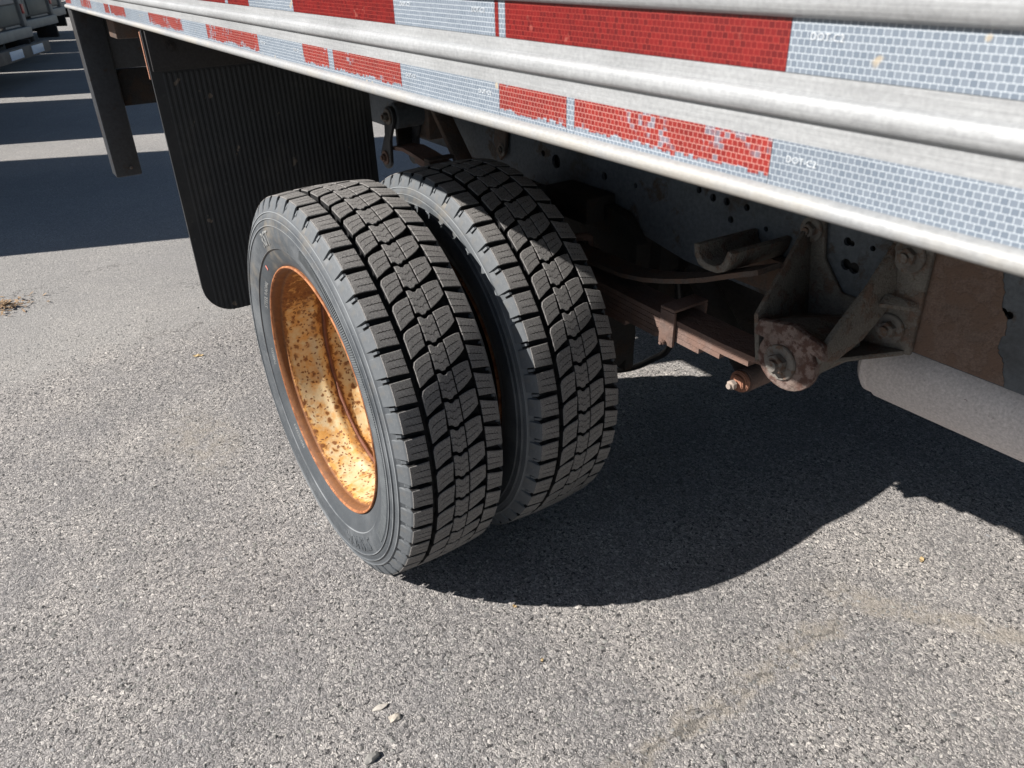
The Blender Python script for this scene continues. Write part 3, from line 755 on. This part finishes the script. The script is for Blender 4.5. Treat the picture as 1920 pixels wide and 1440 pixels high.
# bump stop box on the frame above the axle
box('bump_stop', -.10, .06, .64, .725, .625, .685, 'oily', truck, .006)
poly('spring_shield', [(-.30, .722, .60), (.05, .722, .60), (.18, .722, .60), (.12, .722, .655), (.05, .722, .665), (-.28, .722, .645)], (0, -.03, 0), 'oily', truck, .003)

# -- spring hanger casting
hg = poly('spring_hanger', [(.563, .7285, .765), (.600, .7285, .765), (.612, .7285, .690), (.655, .7285, .640), (.700, .7285, .640), (.726, .7285, .690), (.728, .7285, .765), (.795, .7285, .765), (.797, .7285, .577), (.70, .7285, .563), (.60, .7285, .563), (.575, .7285, .66)], (0, -.010, 0), 'cast', truck, .003)
hg['label'] = 'pitted cast spring hanger bolted to the frame'
bm = bmesh.new()
# left wing
add_poly(bm, [(.612, .550, .632), (.566, .722, .752), (.590, .722, .580), (.628, .550, .548)], (.0095, .0, .004), .003)
# floor of the pocket
add_poly(bm, [(.628, .552, .628), (.742, .556, .612), (.715, .722, .618), (.590, .722, .580)], (0, 0, -.012), .003)
# right wing
add_poly(bm, [(.738, .552, .615), (.731, .60, .645), (.729, .66, .690), (.727, .722, .755), (.745, .722, .668), (.738, .66, .606), (.730, .565, .566)], (.010, 0, -.002), .003)
bm_obj('hanger_wing', bm, 'cast', hg, 40)
bm = bmesh.new()
add_poly(bm, [(.745, .70, .676), (.793, .7185, .668), (.794, .7185, .660), (.750, .68, .664)], (0, 0, -.006), .002)
bm_obj('hanger_rib', bm, 'cast', hg, 40)
bm = bmesh.new()
add_poly(bm, [(.700, .60, .565), (.790, .7185, .585), (.70, .7185, .570)], (0, 0, -.010), .003)
bm_obj('hanger_foot', bm, 'cast', hg, 40)
bp = []
for i in range(18):
    a = R(150+ i*(250/17)); bp.append((.688+.056*math.cos(a), .548, .574+.050*math.sin(a)))
bp = [(.625, .548, .628), (.617, .548, .60)] + bp + [(.756, .548, .600), (.748, .548, .626), (.69, .548, .640)]
b_ = poly('hanger_boss', bp, (0, .016, 0), 'boss', hg, .004)
cyl('pin_sleeve', (.683, .556, .570), (.683, .70, .570), .040, 'cast', hg)
bolt('hanger_pin', (.680, .549, .571), (0, -1, 0), .0175, .016, 'bolt', hg)
for (x, z, r) in ((.580, .735, .0125), (.760, .738, .0155), (.756, .612, .0145)): bolt('hanger_bolt', (x, .7185, z), (0, -1, 0), r, .014, 'bolt', hg)

# -- channel bracket for the overload leaf, open upwards
up_ = [(.448, .706), (.4515, .685), (.462, .671), (.480, .6655), (.505, .666), (.522, .673), (.531, .688), (.5365, .710), (.5255, .713), (.520, .695), (.513, .684), (.500, .678), (.482, .678), (.470, .682), (.463, .692), (.4600, .707)]
hk = poly('overload_bracket', [(x, .570, z) for x, z in up_], (0, .158, -.004), 'cast', truck, .0025)
box('bracket_base', .43, .56, .700, .7285, .600, .668, 'bracket_brown', hk, .008)
# -- shock absorber and its eye bolt in the sun
sk = cyl('shock_absorber', (.28, .76, .57), (.462, .755, .395), .026, 'oily', truck)
bm = bmesh.new(); add_cyl(bm, (.480, .715, .390), (.480, .80, .390), .025, 20, None, .003); bm_obj('shock_eye', bm, 'leaf', sk, 40)
bm = bmesh.new(); add_cyl(bm, (.480, .705, .391), (.480, .715, .391), .023, 20, None, .002); add_cyl(bm, (.480, .696, .391), (.480, .705, .391), .017, 20, None, .002); bm_obj('washer', bm, 'pink_rust', sk, 40)
bolt('eye_bolt', (.480, .696, .391), (0, -1, 0), .0105, .014, 'shiny', sk, False)
# -- brake hose loop and brake chamber
cyl('brake_chamber', (.10, .60, .40), (.21, .60, .41), .070, 'oily', truck, 28)
box('slack_adjuster', .13, .19, .66, .69, .30, .44, 'oily', truck, .01)
tube('brake_hose', [(.0, .74, .205), (.06, .75, .222), (.13, .75, .262), (.19, .75, .310), (.24, .745, .358), (.27, .74, .45), (.26, .73, .56)], .008, 'hose', truck, 8)
# -- silvery tank hung from the frame
tr_, ty, tz = .078, .838, .503
tp = [(0, .0), (.002, .035), (.006, .055), (.012, .066), (.020, .072), (.022, .0745), (.030, .0745), (.032, .072), (.042, .072), (.044, tr_), (1.5, tr_), (1.52, 0)]
V, F = [], []; n = 40
for i in range(n):
    a = 2*math.pi*i/n
    for (dx, r) in tp: V.append((.672+dx, ty+r*math.cos(a), tz-.0+r*math.sin(a)))
mm = len(tp)
for i in range(n):
    for k in range(mm-1): F.append((i*mm+k, ((i+1) % n)*mm+k, ((i+1) % n)*mm+k+1, i*mm+k+1))
tk = mk('air_tank', V, F, 'tank', truck, True, None, 40)
tk['label'] = 'dull silver cylinder hung under the frame'

# -- mud flap, ribbed on the front face
def mud_flap():
    x0, y0, y1, z0, z1, zr = -.650, -.062, .466, .347, 1.034, .944
    def zb(y):                                   # rounded lower corners
        r = .075
        if y < y0+r: return z0 + r - math.sqrt(max(0, r*r-(y0+r-y)**2))
        if y > y1-r: return z0 + r - math.sqrt(max(0, r*r-(y-(y1-r))**2))
        return z0
    n = 43*4; V, F = [], []; rows = 4
    for i in range(n+1):
        y = y0+(y1-y0)*i/n; ph = i % 4; rib = (.0011 if ph in (1, 2) else 0) if .02 < y-y0 < .51 else 0
        zl = zb(y)
        warp = .006*math.sin((y-y0)*5)*1.0
        for (z, d) in ((zl, rib), (zr-.004, rib), (zr, 0), (z1, 0)):
            lean = .012*(z1-z)
            V.append((x0+d+warp*(z1-z)+lean, y+.02*(z1-z)/.69*0, z))
    for i in range(n):
        for k in range(3): F.append((i*4+k, (i+1)*4+k, (i+1)*4+k+1, i*4+k+1))
    off = len(V)
    for i in range(n+1):
        for k in range(4): v = V[i*4+k]; V.append((v[0]-.009-(.0028 if V[i*4+k][0] > 9 else 0), v[1], v[2]))
    for i in range(n):
        for k in range(3): F.append((off+i*4+k, off+i*4+k+1, off+(i+1)*4+k+1, off+(i+1)*4+k))
        F.append((i*4, off+i*4, off+(i+1)*4, (i+1)*4)); F.append((i*4+3, (i+1)*4+3, off+(i+1)*4+3, off+i*4+3))
    for e in (0, n):
        for k in range(3): F.append((e*4+k, e*4+k+1, off+e*4+k+1, off+e*4+k))
    return mk('mud_flap', V, F, 'flap', truck)
MAT['flap_plate'] = mat_rust('dusty_black_plate', (.026, .024, .024), (.045, .034, .028), .3, 14, (.03, .027, .025), .7, .001)
flap = mud_flap(); flap['label'] = 'ribbed black rubber mud flap'
box('flap_bracket', -.642, -.634, -.058, .60, .948, 1.036, 'flap_plate', flap, .002)
box('flap_hanger', -.668, -.660, -.064, -.052, .93, 1.03, 'pink_rust', flap, .001)
for y in (-.01, .2, .4): bolt('flap_bolt', (-.634, y, .998), (1, 0, 0), .007, .006, 'flap_plate', flap)

# -- rear underride guard
gd = box('rear_guard', -1.842, -1.765, -.056, .034, .482, 1.044, 'black_steel', truck, .007)
gd['label'] = 'black steel underride guard post at the rear corner'
box('guard_gusset', -1.790, -1.782, .0345, .60, .842, 1.044, 'black_steel', gd, .001)
pts = [(-1.80, .036, .722), (-1.80, 2.3, .722), (-1.80, 2.3, .838), (-1.80, .036, .838)]
box('guard_crossbar', -1.835, -1.80, .036, 2.26, .716, .838, 'oily', gd, .004)
box('guard_post', -1.842, -1.765, 2.27, 2.36, .482, 1.044, 'black_steel', gd, .007)
bolt('guard_bolt', (-1.765, .0, .512), (1, 0, 0), .006, .005, 'bolt', gd, False)
box('corner_bracket', -1.62, -1.50, .02, .10, .955, 1.044, 'bracket_brown', truck, .004)
for x in (-1.55,): poly('sill_bracket', [(x, .09, 1.044), (x, .18, 1.044), (x, .165, .965), (x, .12, .965)], (.05, 0, 0), 'bracket_brown', truck, .002)

# ------------------------------------------------------------------ parked trucks in the row behind
MAT['box_white'] = plain('box_panel', (.50, .51, .52), .5, 0, 3, .12)
MAT['door_dark'] = plain('door_panel', (.075, .078, .080), .5, 0, 3, .3)
MAT['panel_tan'] = plain('pale_panel', (.34, .32, .31), .55, 0, 5, .15)
MAT['bumper'] = plain('grey_beige_bumper', (.26, .25, .235), .5, 0, 9, .2)
MAT['bar_tan'] = plain('weathered_bar', (.16, .135, .115), .75, 0, 12, .3)
MAT['plate_white'] = plain('white_reflector', (.62, .68, .78), .35, 0, 30, .08)
MAT['tyre_far'] = plain('far_tyre', (.03, .03, .032), .8)
MAT['lamp_red'] = plain('tail_lamp', (.35, .02, .02), .3)
ROT = -math.atan2(.40, .917)
def parked(cx, cy, hw, H, label, plates, tan):
    """rear face at local y=0, body towards -y"""
    t = empty('step_van', (cx, cy, 0), ROT); tag(t, label, 'van', 'step vans parked side by side')
    L = 5.0
    box('van_body', -hw, hw, -L, -.02, .545, H, 'door_dark', t, .03)
    box('chassis', -.42, .42, -L+.3, -.1, .36, .54, 'oily', t, .01)
    box('van_nose', -hw+.12, hw-.12, -L-.9, -L, .45, 1.35, 'panel_tan', t, .10)
    d = box('rear_door', -hw+.16, hw-.16, -.019, .012, .56, H-.25, 'door_dark', t, .004)
    for k in range(5):
        z0 = .575+k*.2; box('door_panel', -hw+.22, -.03, .0125, .022, z0, z0+.185, 'panel_tan' if k in tan else 'olive_panel', d, .003)
        box('door_panel', .03, hw-.22, .0125, .022, z0, z0+.185, 'olive_panel', d, .003)
    for s in (-1, 1):
        box('corner_post', s*(hw-.06)-.05, s*(hw-.06)+.05, -.03, .03, .53, H+.02, 'bumper', t, .012)
        cyl('wheel', (s*(hw-.02), -1.3, .36), (s*(hw-.30), -1.3, .36), .36, 'tyre_far', t, 32, None, .03)
        cyl('wheel', (s*(hw-.02), -L+.5, .36), (s*(hw-.30), -L+.5, .36), .36, 'tyre_far', t, 32, None, .03)
        box('tail_lamp', s*(hw-.06)-.035, s*(hw-.06)+.035, .031, .042, .66, .76, 'lamp_red', t, .004)
        box('bar_bracket', s*hw*.5-.03, s*hw*.5+.03, -.10, .16, .27, .42, 'oily', t, .005)
    box('rear_bumper', -hw, hw, -.05, .055, .415, .525, 'bumper', t, .012)
    if plates:
        g_ = box('rear_step', -hw, hw, .10, .20, .255, .375, 'bar_tan', t, .008)
        for x in plates: box('reflector_plate', x-.18, x+.18, .2005, .207, .275, .360, 'plate_white', g_, .001)
    return t
MAT['olive_panel'] = plain('olive_grey_panel', (.11, .115, .105), .5, 0, 6, .2)
parked(-4.02, -1.18, .97, 2.9, 'dark step van nearest the mud flap, casting the broadest shadow beside the guard post', None, ())
parked(-6.90, -1.05, .97, 2.9, 'dark step van second from the guard post, casting the second broad shadow', None, ())
parked(-9.12, .04, .96, 2.8, 'dark step van whose low step carries two white reflector plates', (-.53, .12), (1,))
parked(-11.32, .57, .96, 2.8, 'dark step van with beige bumper just behind the one with white plates', None, (1, 2))
parked(-13.50, .95, .96, 2.8, 'dark step van showing a corner of its bumper beside the rail end', None, (1,))
parked(-15.80, 1.40, .96, 2.8, 'farthest dark step van of the row, mostly hidden by the rail end', None, (1,))

# ------------------------------------------------------------------ loose stones, leaf bits
MAT['chips'] = None
k = NT('loose_chips'); at_ = k.n('ShaderNodeAttribute'); at_.attribute_name = 'tone'
MAT['chips'] = k.done(k.mix(k.noise(400, 3, .6), k.mix(1, at_.outputs['Color'], (.75, .75, .75), 'MULTIPLY'), at_.outputs['Color']), .85, 0, None, .3)
def chip(V, F, C, p, s, tone, flat=.5):
    n0 = len(V); ax = random.uniform(0, 6.28); ca, sa = math.cos(ax), math.sin(ax)
    base = [(0, 0, 1), (1, 0, .25), (.31, .95, .1), (-.81, .59, .3), (-.81, -.59, .1), (.31, -.95, .25), (0, 0, -.4)]
    for (x, y, z) in base:
        j = random.uniform(.7, 1.2); x, y = x*j*s, y*j*s*.75
        V.append((p[0]+x*ca-y*sa, p[1]+x*sa+y*ca, p[2]+z*s*flat*random.uniform(.7, 1.1))); C.append(tone)
    for i in range(5):
        F.append((n0, n0+1+i, n0+1+(i+1) % 5)); F.append((n0+6, n0+1+(i+1) % 5, n0+1+i))
V, F, C = [], [], []
for i in range(16000):
    x = random.uniform(-1.6, 1.45); y = random.uniform(-1.35, 1.9)
    s = random.choice((.0018, .0022, .0026, .003, .0036, .0045))*random.uniform(.8, 1.3)
    t = random.choice((.12, .15, .18, .20, .22, .25, .30)); tn = (t*1.03, t, t*.94, 1)
    chip(V, F, C, (x, y, .0002), s, tn, random.uniform(.3, .6))
for i in range(2600):
    x = random.uniform(-1.0, 1.40); y = random.uniform(-1.2, 1.2)
    s = random.uniform(.0035, .0062); t = random.choice((.15, .18, .21, .24, .27, .31)); w_ = random.uniform(.9, 1.0)
    chip(V, F, C, (x, y, -.0004), s, (t*1.02, t, t*w_, 1), random.uniform(.22, .42))
me = bpy.data.meshes.new('stone_chips'); me.from_pydata(V, [], F); me.materials.append(MAT['chips'])
ca_ = me.color_attributes.new('tone', 'FLOAT_COLOR', 'POINT'); ca_.data.foreach_set('color', [c for t in C for c in t])
o = link('stone_chips', me); o['kind'] = 'stuff'; o['label'] = 'small loose stone chips scattered over the asphalt'; o['category'] = 'stone chips'

def stone(name, p, s, tone, label, seed, flat=.45, el=1.0):
    random.seed(seed); bm = bmesh.new(); bmesh.ops.create_icosphere(bm, subdivisions=2, radius=s)
    rz = random.uniform(0, 6)
    for v in bm.verts:
        c = v.co.copy(); q = 1+.45*mnoise.noise(c*(1.4/s)+Vector((seed, 0, 0)))
        c = Vector((c.x*el, c.y*.7, c.z*flat))*q
        v.co = Matrix.Rotation(rz, 3, 'Z') @ c
    MAT['_'+name+str(seed)] = plain('stone_%d' % seed, tone, .85, 0, 200, .25)
    o = bm_obj(name, bm, '_'+name+str(seed)); o.location = (p[0], p[1], s*flat*.55)
    return tag(o, label, 'pebble', None)
stone('pebble', (.497, -.124), .011, (.44, .39, .33), 'pale angular pebble lying on the asphalt below the near tyre, larger of two', 3, .4, 1.1)
stone('pebble', (.462, -.136), .0085, (.46, .42, .37), 'slim pale pebble just left of the larger pale one', 4, .35, 1.6)
stone('pebble', (.585, -.24), .012, (.17, .165, .155), 'rounded dark grey pebble near the bottom edge', 5, .6, 1.1)
stone('pebble', (.545, -.19), .012, (.21, .20, .185), 'rounded grey pebble up and left of the dark one', 6, .5, 1.2)
MAT['straw'] = plain('dry_straw', (.46, .33, .17), .8, 0, 60, .3)
MAT['litter'] = plain('dry_leaf', (.33, .22, .13), .85, 0, 40, .45)
def flake(name, p, L, wd, rz, mat, label, cat):
    V = []; F = []
    for i in range(5):
        t = i/4-.5; w2 = wd*(1-(2*t)**2)*.5+wd*.06
        for sgn in (-1, 1): V.append((t*L, sgn*w2, .0012+.0035*math.sin(i*1.3+p[0]*9)**2+(.0015 if sgn > 0 else 0)))
    n0 = len(V); V += [(a, b, c-.0007) for a, b, c in V]
    for i in range(4): F += [(2*i, 2*i+1, 2*i+3, 2*i+2), (n0+2*i, n0+2*i+2, n0+2*i+3, n0+2*i+1), (2*i, 2*i+2, n0+2*i+2, n0+2*i), (2*i+1, n0+2*i+1, n0+2*i+3, 2*i+3)]
    F += [(0, n0, n0+1, 1), (8, 9, n0+9, n0+8)]
    o = mk(name, V, F, mat); o.location = (p[0], p[1], 0); o.rotation_euler.z = rz
    return tag(o, label, cat) if label else o
flake('straw_bit', (.402, .195), .010, .0045, .4, 'straw', 'tiny yellow straw flake in the sun under the edge of the tyre shadow', 'straw')
flake('straw_bit', (.545, .16), .010, .004, 2.0, 'straw', 'tiny yellow straw flake farther out from the tyre shadow', 'straw')
flake('dry_leaf', (-1.16, -.03), .035, .012, 1.1, 'straw', 'small dry leaf on the grey asphalt left of the rim', 'leaf')
flake('dry_leaf', (.80, .985), .022, .008, 1.9, 'straw', 'small orange dry leaf in the sun at right of the shadow', 'leaf')
random.seed(21); V, F = [], []
for i in range(150):
    a = random.uniform(0, 6.28); r = abs(random.gauss(0, .055)); x, y = r*math.cos(a), r*math.sin(a)*1.1; z = max(0, .028-r*.3)*random.random()+.002
    L, wd = random.uniform(.012, .035), random.uniform(.004, .010); q = Vector((random.uniform(-1, 1), random.uniform(-1, 1), random.uniform(-.3, .3))).normalized(); s_ = q.cross(Vector((random.uniform(-.3, .3), random.uniform(-.3, .3), 1))).normalized()
    n0 = len(V); c = Vector((x, y, z))
    for d in (q*L*.5, s_*wd*.5, -q*L*.5, -s_*wd*.5): V.append(c+d+Vector((0, 0, .004)))
    for d in (q*L*.5, s_*wd*.5, -q*L*.5, -s_*wd*.5): V.append(c+d+Vector((0, 0, .0032)))
    F += [(n0, n0+1, n0+2, n0+3), (n0+4, n0+7, n0+6, n0+5)]+[(n0+k_, n0+4+k_, n0+4+(k_+1) % 4, n0+(k_+1) % 4) for k_ in range(4)]
lt = mk('leaf_litter', V, F, 'litter'); lt.location = (-2.05, -.535, 0); lt['kind'] = 'stuff'; tag(lt, 'small drift of dry brown leaf litter at the left edge', 'leaf litter')
